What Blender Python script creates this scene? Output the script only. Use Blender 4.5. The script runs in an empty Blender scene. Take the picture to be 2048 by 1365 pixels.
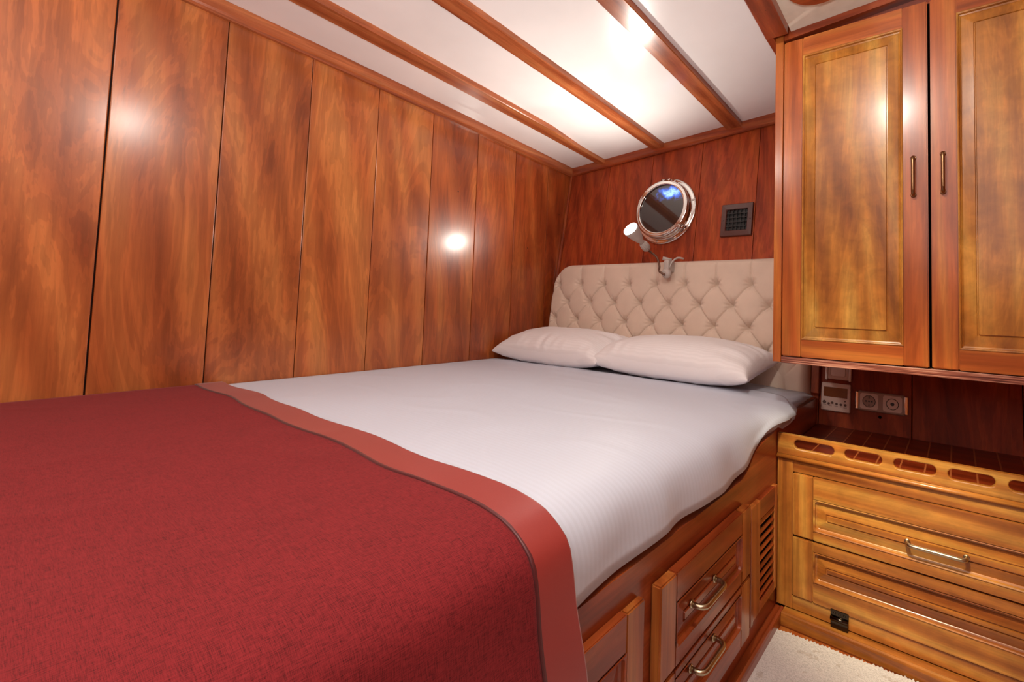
import bpy, bmesh, math, random
from math import sin, cos, pi, sqrt, atan, radians
from mathutils import Vector, Matrix, noise
random.seed(7)
COL = bpy.context.scene.collection

# ---------------------------------------------------------------- materials
def lin(h):
    c = [int(h[i:i+2], 16)/255 for i in (0, 2, 4)]
    return [x/12.92 if x <= .04045 else ((x+.055)/1.055)**2.4 for x in c] + [1]

class NT:
    def __init__(s, name):
        s.m = bpy.data.materials.new(name); s.m.use_nodes = True
        s.t = s.m.node_tree; s.b = s.t.nodes['Principled BSDF']
    def n(s, kind, **kw):
        o = s.t.nodes.new(kind)
        for k, v in kw.items():
            if k.startswith('i_'):
                key = k[2:]
                key = int(key) if key.isdigit() else key
                o.inputs[key].default_value = v
            else: setattr(o, k, v)
        return o
    def l(s, a, b): s.t.links.new(a, b)
    def math(s, op, a, b=None, c=None):
        o = s.n('ShaderNodeMath', operation=op)
        for i, v in enumerate((a, b, c)):
            if v is None: continue
            if isinstance(v, (int, float)): o.inputs[i].default_value = v
            else: s.l(v, o.inputs[i])
        return o.outputs[0]
    def vmath(s, op, a, b=None):
        o = s.n('ShaderNodeVectorMath', operation=op)
        for i, v in enumerate((a, b)):
            if v is None: continue
            if isinstance(v, (tuple, list)): o.inputs[i].default_value = v
            else: s.l(v, o.inputs[i])
        return o.outputs[0]
    def ramp(s, fac, stops):
        o = s.n('ShaderNodeValToRGB'); e = o.color_ramp.elements
        while len(e) < len(stops): e.new(.5)
        for el, (p, c) in zip(e, stops): el.position = p; el.color = c
        s.l(fac, o.inputs[0]); return o.outputs[0]
    def mix(s, fac, a, b, kind='MIX'):
        o = s.n('ShaderNodeMix', data_type='RGBA', blend_type=kind)
        for k, v in ((0, fac), (6, a), (7, b)):
            if isinstance(v, (int, float)): o.inputs[k].default_value = v
            elif isinstance(v, (list, tuple)): o.inputs[k].default_value = v
            else: s.l(v, o.inputs[k])
        return o.outputs[2]
    def noise(s, vec, scale, detail=3, rough=.5, dist=0):
        o = s.n('ShaderNodeTexNoise', i_Scale=scale, i_Detail=detail, i_Roughness=rough, i_Distortion=dist)
        s.l(vec, o.inputs['Vector']); return o.outputs[0]
    def bump(s, h, strength, dist=.002):
        o = s.n('ShaderNodeBump', i_Strength=strength, i_Distance=dist)
        s.l(h, o.inputs['Height']); s.l(o.outputs[0], s.b.inputs['Normal'])
    def set(s, **kw):
        for k, v in kw.items(): s.b.inputs[k.replace('_', ' ')].default_value = v
        return s

def gray(v): return (v, v, v, 1)

def wood(name, axis, dark, mid, light, planks=None, rough=.30, coat=.28, cross=7., along=.7, fine=.35, contrast=1.0, swirl=.8, blotch=.2, ribbon=0.0, crough=.16, stains=None, rings=.10, spec=.38):
    """procedural varnished mahogany; grain runs along `axis`"""
    w = NT(name)
    tc = w.n('ShaderNodeTexCoord').outputs['Object']
    rnd = w.n('ShaderNodeObjectInfo').outputs['Random']
    off = w.n('ShaderNodeCombineXYZ')
    w.l(w.math('MULTIPLY', rnd, 13.7), off.inputs[0]); w.l(w.math('MULTIPLY', rnd, 31.3), off.inputs[1]); w.l(w.math('MULTIPLY', rnd, 7.9), off.inputs[2])
    v = w.vmath('ADD', tc, off.outputs[0])
    tint = None
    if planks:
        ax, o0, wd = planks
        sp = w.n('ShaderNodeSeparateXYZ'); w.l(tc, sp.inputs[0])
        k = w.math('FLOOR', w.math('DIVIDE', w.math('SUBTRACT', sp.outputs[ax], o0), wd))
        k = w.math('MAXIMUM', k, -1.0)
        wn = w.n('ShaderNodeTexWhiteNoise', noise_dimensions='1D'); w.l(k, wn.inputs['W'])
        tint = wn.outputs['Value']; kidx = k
        v = w.vmath('ADD', v, w.vmath('SCALE', wn.outputs['Color']))
        v.node.inputs[1].links[0].from_node.inputs['Scale'].default_value = 20
    sc = [cross]*3; sc[axis] = along
    mp = w.vmath('MULTIPLY', v, tuple(sc))
    n1 = w.noise(mp, 1.0, 5, .58, swirl)
    wv = w.n('ShaderNodeTexWave', wave_type='BANDS', bands_direction='DIAGONAL', i_Scale=1.1, i_Distortion=5.5, i_Detail=2.0)
    wv.inputs['Detail Scale'].default_value = .8
    w.l(mp, wv.inputs['Vector'])
    sc2 = [cross*14]*3; sc2[axis] = along*4
    n2 = w.noise(w.vmath('MULTIPLY', v, tuple(sc2)), 1.0, 5, .68)
    n3 = w.noise(v, 2.3, 2, .5, .5)
    f = w.math('ADD', w.math('MULTIPLY', n1, .62), w.math('MULTIPLY', wv.outputs['Fac'], .16))
    f = w.math('ADD', f, w.math('MULTIPLY', n3, .22))
    if tint is not None:
        f = w.math('ADD', f, w.math('MULTIPLY', w.math('SUBTRACT', tint, .5), .10))
    f = w.math('ADD', w.math('MULTIPLY', w.math('SUBTRACT', f, .5), contrast*1.7), .5)
    col = w.ramp(f, [(.12, dark), (.5, mid), (.88, light)])
    if stains:      # own board tones, plus shade painted in towards the hull corner
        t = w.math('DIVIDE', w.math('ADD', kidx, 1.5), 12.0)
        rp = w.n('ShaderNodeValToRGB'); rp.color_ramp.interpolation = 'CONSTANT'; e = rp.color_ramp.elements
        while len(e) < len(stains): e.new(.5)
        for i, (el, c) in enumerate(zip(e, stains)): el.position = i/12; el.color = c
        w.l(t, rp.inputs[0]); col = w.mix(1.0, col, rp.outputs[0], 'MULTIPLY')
    if rings:       # growth-ring contour lines
        rg_ = w.math('SINE', w.math('MULTIPLY', n1, 60.0))
        col = w.mix(1.0, col, w.ramp(rg_, [(.0, gray(1-rings)), (.55, gray(1.0))]), 'MULTIPLY')
    streak = w.ramp(n2, [(.3, gray(1-fine)), (.62, gray(1.0))])
    col = w.mix(1.0, col, streak, 'MULTIPLY')
    if blotch:
        b = w.ramp(w.noise(v, 5.0, 4, .6, 1.0), [(.3, gray(1-blotch)), (.7, gray(1.0))])
        col = w.mix(1.0, col, b, 'MULTIPLY')
    if ribbon:
        sc3 = [cross*3.5]*3; sc3[axis] = 22
        rb = w.ramp(w.noise(w.vmath('MULTIPLY', v, tuple(sc3)), 1.0, 3, .6, .4), [(.35, gray(1-ribbon)), (.7, gray(1.0))])
        col = w.mix(1.0, col, rb, 'MULTIPLY')
    # pin holes and small dings
    vo = w.n('ShaderNodeTexVoronoi', i_Scale=5.0); w.l(v, vo.inputs['Vector'])
    col = w.mix(w.math('LESS_THAN', vo.outputs['Distance'], .016), col, lin('2a0d05'))
    w.l(col, w.b.inputs['Base Color'])
    w.set(Roughness=rough, Coat_Weight=coat, Coat_Roughness=crough, Specular_IOR_Level=spec)
    w.bump(w.math('ADD', w.math('MULTIPLY', n2, .5), w.math('MULTIPLY', n1, .8)), .12, .0015)
    return w.m

def flat(name, hexc, rough=.5, metal=0, bump=None, coat=0, spec=.5, **kw):
    w = NT(name)
    tc = w.n('ShaderNodeTexCoord').outputs['Object']
    n = w.noise(tc, 30 if bump is None else bump[0], 3)
    c = lin(hexc)
    col = w.ramp(n, [(.25, [x*.93 for x in c[:3]]+[1]), (.75, [min(1, x*1.05) for x in c[:3]]+[1])])
    w.l(col, w.b.inputs['Base Color'])
    w.set(Roughness=rough, Metallic=metal, Coat_Weight=coat, Specular_IOR_Level=spec)
    if bump: w.bump(n, bump[1], bump[2])
    return w.m

# mahogany families: (dark, mid, light)
RED = ('6f2a12', '9d4422', 'b8602f')
MID = ('98451b', 'bf642c', 'd4863c')
GLD = ('90491c', 'c27832', 'dfa64e')
HUL = ('7c2c14', 'a84420', 'bc5826')
DRK = ('601c0a', '8c3214', 'a2441e')
def W(name, axis, fam, **kw): return wood(name, axis, *[lin(h) for h in fam], **kw)

M = {}
M['wall'] = W('varnished plank wall', 2, ('90441f', 'c06c38', 'd48a4c'), planks=(1, .2, .2585), cross=4.0, along=.8, swirl=1.8, rough=.34, coat=.6, crough=.19, rings=.16, contrast=1.0, blotch=.10, fine=.30, stains=[(1.12,1.12,1.10,1),(.92,.84,.80,1),(.92,.88,.84,1),(.96,.88,.80,1),(.92,.84,.76,1),(.82,.68,.56,1),(.76,.56,.44,1),(.72,.48,.36,1),(.68,.43,.31,1)])  # stains: own board tones plus shade painted in towards the hull corner
M['hull'] = W('red varnished hull planks', 2, HUL, planks=(0, -1.714, .31), cross=6, along=.6, rough=.48, coat=.08, crough=.25, spec=.2, rings=.2, fine=.22, contrast=.9, blotch=.15)
for a, n in enumerate('xyz'):
    M['red_'+n] = W('red mahogany along '+n, a, RED, cross=9, fine=.28)
    M['mid_'+n] = W('mid mahogany along '+n, a, MID, cross=9, fine=.28)
    M['gold_'+n] = W('golden mahogany along '+n, a, GLD, cross=11, fine=.3, blotch=.18, ribbon=.22, contrast=1.15)
M['bed_y'] = W('bed mahogany along y', 1, ('6e260e', '9e4520', 'bc602e'), cross=9, fine=.3)
M['bed_z'] = W('bed mahogany along z', 2, ('7c3212', 'b4602a', 'd48c44'), cross=9, fine=.3)
M['beam_y'] = W('beam mahogany along y', 1, ('8a3c20', 'b8643a', 'cf8450'), cross=9, fine=.3, rough=.25)
M['dark_x'] = W('dark shelf mahogany', 0, DRK, cross=9, spec=.2, coat=.1)
M['inlay'] = flat('pale inlay strip', 'a0552c', .35)
M['groove'] = flat('dark groove', '2c0f06', .8)
M['gap'] = flat('dark gap', '120603', .95, spec=.05)
M['ceil'] = flat('glossy white ceiling board', 'f2f0ef', .26, bump=(3.0, .06, .01), coat=.3)
M['ceil2'] = flat('cream lining cloth', 'd9d2c2', .6, bump=(40, .2, .001))
M['chrome'] = flat('polished chrome', 'd9d6d2', .10, metal=1)
M['brass'] = flat('aged nickel pull', 'b9ac90', .28, metal=1, bump=(220, .3, .0006))
M['bronze'] = flat('dark bronze pull', '8a6a4c', .35, metal=1, bump=(220, .3, .0006))
M['hinge'] = flat('black nickel hinge', '4a423a', .18, metal=1)
M['brown'] = flat('brown enamelled frame', '4a2119', .3, coat=.4)
M['black'] = flat('black plastic', '0b0808', .35)
M['plastic'] = flat('ivory plastic', 'ddc9bf', .35)
M['plasticw'] = flat('white plastic', 'efe9e6', .3)
M['plasticg'] = flat('warm grey plastic', 'a98d80', .4)
M['lcd'] = flat('amber brown display', '6b3c22', .12, coat=.5)
M['button'] = flat('grey push button', '5b4038', .4)
M['mark'] = flat('printed mark', '6f564b', .5)
M['shade'] = flat('grey lamp plastic', 'b5aca6', .4)
M['neck'] = flat('grey flexible neck', '6e5142', .35, metal=.6)

def fabric(name, hexc, kind):
    w = NT(name); c = lin(hexc)
    tc = w.n('ShaderNodeTexCoord').outputs['Object']
    if kind == 'weave':
        a = w.noise(w.vmath('MULTIPLY', tc, (90, 1500, 90)), 1, 4, .65)
        b = w.noise(w.vmath('MULTIPLY', tc, (1300, 90, 1300)), 1, 4, .65)
        d = w.noise(tc, 9, 3)
        s = w.math('ADD', w.math('MULTIPLY', a, .5), w.math('MULTIPLY', b, .5))
        col = w.ramp(s, [(.36, [x*.12 for x in c[:3]]+[1]), (.5, c), (.66, [min(1, c[0]*1.45), c[1]*1.7, c[2]*1.6, 1])])
        col = w.mix(.15, col, w.mix(1.0, c, w.ramp(d, [(.35, gray(.72)), (.65, gray(1.15))]), 'MULTIPLY'))
        w.l(col, w.b.inputs['Base Color']); w.set(Roughness=.85, Specular_IOR_Level=.2, Sheen_Weight=.25, Sheen_Roughness=.4)
        w.b.inputs['Sheen Tint'].default_value = (.9, .3, .3, 1)
        w.bump(s, .5, .001)
    elif kind == 'satin':
        n = w.noise(w.vmath('MULTIPLY', tc, (500, 500, 500)), 1, 2)
        w.b.inputs['Base Color'].default_value = c
        w.set(Roughness=.42, Specular_IOR_Level=.45, Sheen_Weight=.2); w.bump(n, .15, .0005)
    elif kind == 'sheet':
        sp = w.n('ShaderNodeSeparateXYZ'); w.l(tc, sp.inputs[0])
        st = w.math('SINE', w.math('MULTIPLY', sp.outputs[1], 2*pi/.0125))
        m = w.math('GREATER_THAN', st, 0.0)
        col = w.mix(m, c, [x*.955 for x in c[:3]]+[1])
        w.l(col, w.b.inputs['Base Color'])
        r = w.math('ADD', w.math('MULTIPLY', m, -.14), .62); w.l(r, w.b.inputs['Roughness'])
        w.set(Specular_IOR_Level=.35, Sheen_Weight=.15)
        n = w.noise(tc, 9, 4, .55, .6)
        w.bump(w.math('ADD', w.math('MULTIPLY', st, .02), n), .25, .006)
    elif kind == 'velvet':
        n = w.noise(tc, 500, 3); n2 = w.noise(tc, 12, 3)
        col = w.mix(.5, c, w.mix(1.0, c, w.ramp(n2, [(.3, gray(.9)), (.7, gray(1.06))]), 'MULTIPLY'))
        w.l(col, w.b.inputs['Base Color']); w.set(Roughness=.75, Specular_IOR_Level=.25, Sheen_Weight=.3)
        w.bump(w.math('ADD', w.math('MULTIPLY', n, .3), n2), .25, .0015)
    elif kind == 'rug':
        a = w.noise(w.vmath('MULTIPLY', tc, (260, 260, 260)), 1, 3, .7)
        d = w.noise(tc, 30, 3, .6)
        col = w.ramp(a, [(.3, [x*.72 for x in c[:3]]+[1]), (.6, c)])
        col = w.mix(w.math('MULTIPLY', w.math('LESS_THAN', d, .36), .35), col, lin('b09c8a'))
        w.l(col, w.b.inputs['Base Color']); w.set(Roughness=.95, Specular_IOR_Level=.1)
        w.bump(a, 1.0, .004)
    return w.m
M['cover'] = fabric('crimson woven cover', '741c20', 'weave')
M['border'] = fabric('red satin border', '8c2a24', 'satin')
M['piping'] = fabric('dark red seam', '4f1216', 'satin')
M['sheet'] = fabric('white striped cotton', 'c3c9d8', 'sheet')
M['pillow'] = fabric('white striped pillow cotton', 'e6e2e4', 'sheet')
M['velvet'] = fabric('beige velvet', 'd4bfae', 'velvet')
M['tuft'] = fabric('pit-shaded covered button', '5f473c', 'velvet')  # buttons darker than the velvet: shade of the pits painted into the colour
M['rug'] = fabric('off white rug pile', 'ebe6e4', 'rug')
M['rugedge'] = fabric('tan rug binding', 'b08a66', 'rug')

def emis(name, col, s):
    w = NT(name); w.b.inputs['Emission Color'].default_value = col; w.b.inputs['Emission Strength'].default_value = s
    w.b.inputs['Base Color'].default_value = (1, 1, 1, 1); return w.m
M['bulb'] = emis('lit bulb face', (1, .93, .84, 1), 22)
M['lampglass'] = emis('lit ceiling lamp glass', (1, .90, .78, 1), 18)
def porthole_glass():
    w = NT('porthole glass')
    tc = w.n('ShaderNodeTexCoord').outputs['Object']
    sp = w.n('ShaderNodeSeparateXYZ'); w.l(tc, sp.inputs[0])
    # daylight sky seen high up through the pane
    d = w.vmath('SUBTRACT', tc, (.045, 0, .085)); d = w.vmath('MULTIPLY', d, (9, 0, 20))
    ln = w.n('ShaderNodeVectorMath', operation='LENGTH'); w.l(d, ln.inputs[0])
    n = w.noise(tc, 26, 3, .6, .6)
    f = w.math('ADD', w.math('MULTIPLY', ln.outputs['Value'], 1.0), w.math('MULTIPLY', w.math('SUBTRACT', n, .5), 1.6))
    e = w.ramp(f, [(.15, lin('9fd0ff')), (.42, lin('2a63d8')), (.8, lin('10183a')), (1.0, (0, 0, 0, 1))])
    w.l(e, w.b.inputs['Emission Color']); w.b.inputs['Emission Strength'].default_value = 1.0
    w.b.inputs['Base Color'].default_value = lin('2b211f'); w.set(Roughness=.05, Specular_IOR_Level=.6, Coat_Weight=.6)
    w.b.inputs['Coat Roughness'].default_value = .02
    return w.m
M['pane'] = porthole_glass()

# ---------------------------------------------------------------- mesh helpers
class MB:
    def __init__(s, mats):
        s.bm = bmesh.new(); s.mats = mats if isinstance(mats, (list, tuple)) else [mats]; s.smooth = set()
    def _mark(s, before, mi, smooth=False):
        for f in s.bm.faces:
            if f not in before: f.material_index = mi; f.smooth = smooth
    def box(s, x0, x1, y0, y1, z0, z1, mi=0, bev=0.0, seg=2, mat=None):
        b = set(s.bm.faces)
        r = bmesh.ops.create_cube(s.bm, size=1.0)
        vs = r['verts']
        for v in vs:
            v.co = Vector((x0+(v.co.x+.5)*(x1-x0), y0+(v.co.y+.5)*(y1-y0), z0+(v.co.z+.5)*(z1-z0)))
        if bev:
            es = list({e for v in vs for e in v.link_edges})
            bmesh.ops.bevel(s.bm, geom=es, offset=bev, segments=seg, affect='EDGES', profile=.5)
        new = [f for f in s.bm.faces if f not in b]
        if mat is not None:
            bmesh.ops.transform(s.bm, matrix=mat, verts=list({v for f in new for v in f.verts}))
        s._mark(b, mi, False); return s
    def loops(s, ls, mi=0, cap0=False, cap1=False, closed=True, smooth=True, mis=None):
        b = set(s.bm.faces)
        V = [[s.bm.verts.new(p) for p in l] for l in ls]
        n = len(V[0]); rng = n if closed else n-1
        for i in range(len(V)-1):
            for j in range(rng):
                try:
                    f = s.bm.faces.new((V[i][j], V[i][(j+1) % n], V[i+1][(j+1) % n], V[i+1][j]))
                    f.material_index = mis[i] if mis else mi; f.smooth = smooth
                except ValueError: pass
        if cap0: f = s.bm.faces.new(list(reversed(V[0]))); f.material_index = mis[0] if mis else mi
        if cap1: f = s.bm.faces.new(V[-1]); f.material_index = mis[-1] if mis else mi
        return s
    def tube(s, pts, r, mi=0, seg=12, caps=True):
        pts = [Vector(p) for p in pts]; ls = []
        rs = r if isinstance(r, (list, tuple)) else [r]*len(pts)
        up = None
        for i, p in enumerate(pts):
            t = (pts[min(i+1, len(pts)-1)]-pts[max(i-1, 0)]).normalized()
            if up is None:
                up = Vector((0, 0, 1)) if abs(t.z) < .9 else Vector((1, 0, 0))
            a = t.cross(up).normalized(); up = a.cross(t).normalized()
            ls.append([p+(a*cos(2*pi*k/seg)+up*sin(2*pi*k/seg))*rs[i] for k in range(seg)])
        return s.loops(ls, mi, caps, caps)
    def lathe(s, prof, axis, org, mi=0, seg=32, caps=(True, True)):
        """prof: (radius, height along axis)"""
        ax = Vector(axis).normalized(); up = Vector((0, 0, 1)) if abs(ax.z) < .9 else Vector((1, 0, 0))
        a = ax.cross(up).normalized(); c = ax.cross(a); org = Vector(org)
        ls = [[org+ax*h+(a*cos(2*pi*k/seg)+c*sin(2*pi*k/seg))*max(r, 1e-5) for k in range(seg)] for r, h in prof]
        return s.loops(ls, mi, caps[0], caps[1])
    def poly(s, pts, thick, mi=0, bev=0):
        """prism: polygon pts extruded by vector thick"""
        b = set(s.bm.faces)
        A = [s.bm.verts.new(p) for p in pts]; B = [s.bm.verts.new(Vector(p)+Vector(thick)) for p in pts]
        n = len(A)
        s.bm.faces.new(list(reversed(A))); s.bm.faces.new(B)
        for i in range(n): s.bm.faces.new((A[i], A[(i+1) % n], B[(i+1) % n], B[i]))
        if bev:
            es = [e for e in {e for v in A+B for e in v.link_edges}]
            bmesh.ops.bevel(s.bm, geom=es, offset=bev, segments=2, affect='EDGES')
        s._mark(b, mi); return s
    def build(s, name, parent=None, origin=None, auto=None):
        bmesh.ops.recalc_face_normals(s.bm, faces=s.bm.faces)
        if origin is None: origin = (0, 0, 0)
        if tuple(origin) != (0, 0, 0): bmesh.ops.translate(s.bm, vec=-Vector(origin), verts=s.bm.verts)
        me = bpy.data.meshes.new(name); s.bm.to_mesh(me); s.bm.free()
        for m in s.mats: me.materials.append(M[m] if isinstance(m, str) else m)
        o = bpy.data.objects.new(name, me); COL.objects.link(o)
        if parent is not None: o.parent = parent
        return o

def tag(o, label=None, cat=None, group=None, kind=None):
    if label: o['label'] = label
    if cat: o['category'] = cat
    if group: o['group'] = group
    if kind: o['kind'] = kind
    return o
def thing(name, label, cat, loc, rotx=0, group=None):
    o = bpy.data.objects.new(name, None); COL.objects.link(o); o.location = loc; o.rotation_euler = (rotx, 0, 0)
    o.empty_display_size = .05
    return tag(o, label, cat, group)

def rrect(u0, u1, v0, v1, r, n=5):
    """rounded rectangle, 4*(n+1) points"""
    out = []
    r = max(r, 1e-5)
    for cx, cy, a0 in ((u1-r, v1-r, 0), (u0+r, v1-r, 90), (u0+r, v0+r, 180), (u1-r, v0+r, 270)):
        for k in range(n+1):
            a = radians(a0+90*k/n); out.append((cx+r*cos(a), cy+r*sin(a)))
    return out
def panel_front(mb, u0, u1, v0, v1, d, T, stile, rail_b, rail_t, P, mis=(0, 1, 0), r=.008, ramp=.028, groove=.007, field=0.0, bead=True):
    """Framed raised panel. P(u,v,w): maps to space (w = out of the face). mis: stile, rail, field material indices."""
    ms, mr, mf = mis
    def bx(a0, a1, b0, b1, w0, w1, mi, bev=.0015):
        b = set(mb.bm.faces)
        rr = bmesh.ops.create_cube(mb.bm, size=1.0); vs = rr['verts']
        for v in vs:
            q = (a0+(v.co.x+.5)*(a1-a0), b0+(v.co.y+.5)*(b1-b0), w0+(v.co.z+.5)*(w1-w0)); v.co = Vector(P(*q))
        es = list({e for v in vs for e in v.link_edges})
        bmesh.ops.bevel(mb.bm, geom=es, offset=bev, segments=2, affect='EDGES')
        mb._mark(b, mi)
    bx(u0, u0+stile, v0, v1, d-T, d, ms, .003); bx(u1-stile, u1, v0, v1, d-T, d, ms, .003)
    bx(u0+stile, u1-stile, v0, v0+rail_b, d-T, d-.0004, mr); bx(u0+stile, u1-stile, v1-rail_t, v1, d-T, d-.0004, mr)
    a0, a1, b0, b1 = u0+stile, u1-stile, v0+rail_b, v1-rail_t
    prof = [(-.0005, .0008, .0001), (.0015, .0016, r*.8), (.004, .0002, r), (.0055, -.006, r), (.0085, -.0075, r*.9), (.010, -.009-groove*.0, r*.8)]
    prof += [(.012, -.0085, r*.6), (.012+ramp*.5, -.006, .004), (.012+ramp, -.0035, .003), (.0135+ramp, -.0060, .002), (.0155+ramp, -.0060, .002), (.017+ramp, field-.001, .002)]
    ls = []
    for ins, w, rad in prof:
        ls.append([P(u, v, d+w) for u, v in rrect(a0+ins, a1-ins, b0+ins, b1-ins, rad)])
    mb.loops(ls, mf, cap1=True, smooth=False)
def bar_handle(mb, A, B, out, r=.005, stand=.028, mi=0, straight=False):
    A, B, out = Vector(A), Vector(B), Vector(out).normalized(); d = (B-A).normalized()
    pts = []
    R = stand*.55
    pts.append(A)
    pts.append(A+out*(stand-R))
    for k in range(1, 5):
        a = pi/2*k/4; pts.append(A+out*(stand-R+R*sin(a))+d*(R*(1-cos(a))))
    for k in range(1, 4): pts.append(A+out*stand+d*(R+((B-A).length-2*R)*k/4))
    for k in range(4, 0, -1):
        a = pi/2*k/4; pts.append(B+out*(stand-R+R*sin(a))-d*(R*(1-cos(a))))
    pts.append(B+out*(stand-R)); pts.append(B)
    mb.tube(pts, r, mi, 12)
    for p in (A, B): mb.lathe([(r*1.5, 0), (r*1.5, .003), (r*1.15, .004)], out, p, mi, 16)

# ---------------------------------------------------------------- dimensions
XW = -2.03; XB = -.4635; YF = 1.5; FZ = .04
K = .15477; Y0 = 1.93707; TH = atan(K)
def hy(z): return Y0+K*z                     # hull side leans outwards
HROT = -TH
def ceil_z(x, y):
    d = 2.22-y; d = max(d, -1)
    return 1.857+.06*(x+2.03)+.085*d-(.008*d*d if d > 0 else 0)

# ---------------------------------------------------------------- room shell
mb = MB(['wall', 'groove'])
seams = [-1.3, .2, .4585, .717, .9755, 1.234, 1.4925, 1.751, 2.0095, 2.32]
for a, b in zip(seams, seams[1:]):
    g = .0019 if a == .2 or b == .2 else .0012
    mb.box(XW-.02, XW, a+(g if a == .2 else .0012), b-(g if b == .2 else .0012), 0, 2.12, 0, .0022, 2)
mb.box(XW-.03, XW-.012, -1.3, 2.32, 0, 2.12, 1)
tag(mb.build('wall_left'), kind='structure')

mb = MB(['hull', 'groove', 'gap'])
hs = [-2.06, -1.714, -1.404, -1.094, -.784, -.46, -.136, .178, .49, 1.0]
Hm = Matrix.Translation((0, Y0, 0)) @ Matrix.Rotation(HROT, 4, 'X')
for a, b in zip(hs, hs[1:]):
    mb.box(a+.0012, b-.0012, 0, .02, 0, 2.12, 0, .0022, 2, mat=Hm)
mb.box(-2.06, 1.0, .012, .03, 0, 2.12, 1, mat=Hm)
mb.lathe([(.006, 0), (.006, .0008)], (0, -cos(TH), sin(TH)), (-.239, hy(.589), .589), 2, 16)
tag(mb.build('wall_head'), kind='structure')

mb = MB(['ceil'])
nx, ny = 20, 30
def grid(mb, f, nu, nv, mi=0, smooth=True):
    V = [[mb.bm.verts.new(f(i/nu, j/nv)) for j in range(nv+1)] for i in range(nu+1)]
    for i in range(nu):
        for j in range(nv):
            fc = mb.bm.faces.new((V[i][j], V[i+1][j], V[i+1][j+1], V[i][j+1])); fc.material_index = mi; fc.smooth = smooth
    return V
def cpt(u, v, dz=0):
    x = -2.06+u*3.06; y = -1.3+v*3.65; return (x, y, ceil_z(x, y)+dz)
grid(mb, lambda u, v: cpt(u, v), nx, ny); grid(mb, lambda u, v: cpt(u, v, .03), nx, ny)
tag(mb.build('ceiling'), kind='structure')

mb = MB(['mid_y']); mb.box(-2.06, 1.0, -1.32, 2.2, FZ-.03, FZ, 0); tag(mb.build('floor'), kind='structure')
mb = MB(['mid_z'])
for k in range(8):
    mb.box(.95, .97, -1.3+k*.46+.001, -1.3+(k+1)*.46-.001, 0, 2.2, 0, .002)
tag(mb.build('wall_right'), kind='structure')
mb = MB(['mid_z'])
for k in range(10): mb.box(-2.06+k*.306+.001, -2.06+(k+1)*.306-.001, -1.32, -1.3, 0, 2.2, 0, .002)
tag(mb.build('wall_back'), kind='structure')

# trims
def strip(name, mat, pts, sec, mi=0):
    """sweep cross-section sec (list of offsets (a,b)) via function"""
    mb = MB([mat]); mb.loops([[sec(p, q) for q in range(6)] for p in pts], 0, True, True, smooth=False)
    return tag(mb.build(name), kind='structure')
sL = [(0, 0), (.014, 0), (.021, .006), (.023, .014), (.023, .060), (0, .060)]
ys = [-1.3+i*.2 for i in range(19)]
strip('trim_1', 'beam_y', [y for y in ys if y < 2.26]+[2.28], lambda y, q: (XW+sL[q][0], y, 1.857+(.085*(2.22-y)-.008*(2.22-y)**2 if y < 2.22 else 0)-.055+sL[q][1]))
strip('trim_2', 'red_x', [-2.03+i*.15 for i in range(21)], lambda x, q: (x, hy(1.85)-sL[q][0], ceil_z(x, 2.2)-.05+sL[q][1]*.9))
mb = MB(['red_z']); mb.box(-2.03, -2.012, -.014, 0, .6, 1.86, 0, .004, mat=Hm); tag(mb.build('trim_3'), kind='structure')
mb = MB(['red_z']); mb.box(-.487, -.457, -.028, 0, .655, .90, 0, .002, mat=Hm); tag(mb.build('trim_4'), kind='structure')

# ceiling beams
def beam(label, x0, x1, y1, taper=0):
    mb = MB(['beam_y']); n = 26; ls = []
    for i in range(n+1):
        y = -1.3+i*(y1+1.3)/n
        a, b = x0, x1
        if taper and y > 1.75: b = x1-taper*min(1, (y-1.75)/.2)
        z = ceil_z(x0, y)-.020
        a2, b2 = a, b
        ls.append([(a2+.003, y, z), (b2-.003, y, z), (b2, y, z+.003), (b2, y, z+.045), (a2, y, z+.045), (a2, y, z+.003)])
    mb.loops(ls, 0, True, True, smooth=False)
    o = mb.build('ceiling_beam', origin=(x0, 0, 1.9)); o.location = (x0, 0, 1.9)
    tag(o, label, 'ceiling beam', 'wooden beams under the white ceiling'); return o
beam('narrow varnished ceiling beam nearest the plank wall, notched thinner at its far end', -1.80, -1.715, 2.27, .03)
beam('varnished ceiling beam between the notched beam and the one with the lamp glare', -1.405, -1.325, 2.27)
beam('varnished ceiling beam with the bright lamp glare, second from the cabinet', -.955, -.87, 2.27)

# heavy beam beside the cabinet and the lowered cream lining with a wooden disc
def lowz(x, y): return 1.867-.12*(y-1.46)
mb = MB(['red_y'])
ls = []
for y in [-1.3, -.5, .3, 1.0, 1.46]:
    z = lowz(0, y); ls.append([(-.50, y, z+.003), (-.497, y, z), (-.43, y, z), (-.43, y, z+.01), (-.43, y, 2.2), (-.50, y, 2.2)])
mb.loops(ls, 0, True, True, smooth=False)
ls = []
for y in [1.46, 1.7, 1.95, 2.24]:
    z = 1.867-.06*(y-1.46)+.004; ls.append([(-.50, y, z), (-.497, y, z), (-.478, y, z), (-.478, y, z+.01), (-.478, y, 2.2), (-.50, y, 2.2)])
mb.loops(ls, 0, True, True, smooth=False)
o = mb.build('ceiling_beam', origin=(-.5, 0, 1.9)); o.location = (-.5, 0, 1.9)
tag(o, 'broad dark red ceiling beam ending at the top corner of the wall cabinet', 'ceiling beam')
mb = MB(['ceil2', 'plasticw']);
def low(x, y, dz): return (x, y, lowz(x, y)+.055*(x+.43)+dz)
mb.loops([[low(x, y, z) for x, y in ((-.43, -1.3), (.95, -1.3), (.95, 1.53), (-.43, 1.53))] for z in (.030, .06)], 0, True, True, smooth=False)
o = mb.build('trim_5'); tag(o, kind='structure')
mb = MB(['red_x']); cx, cy, R = -.300, 1.297, .094
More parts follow.
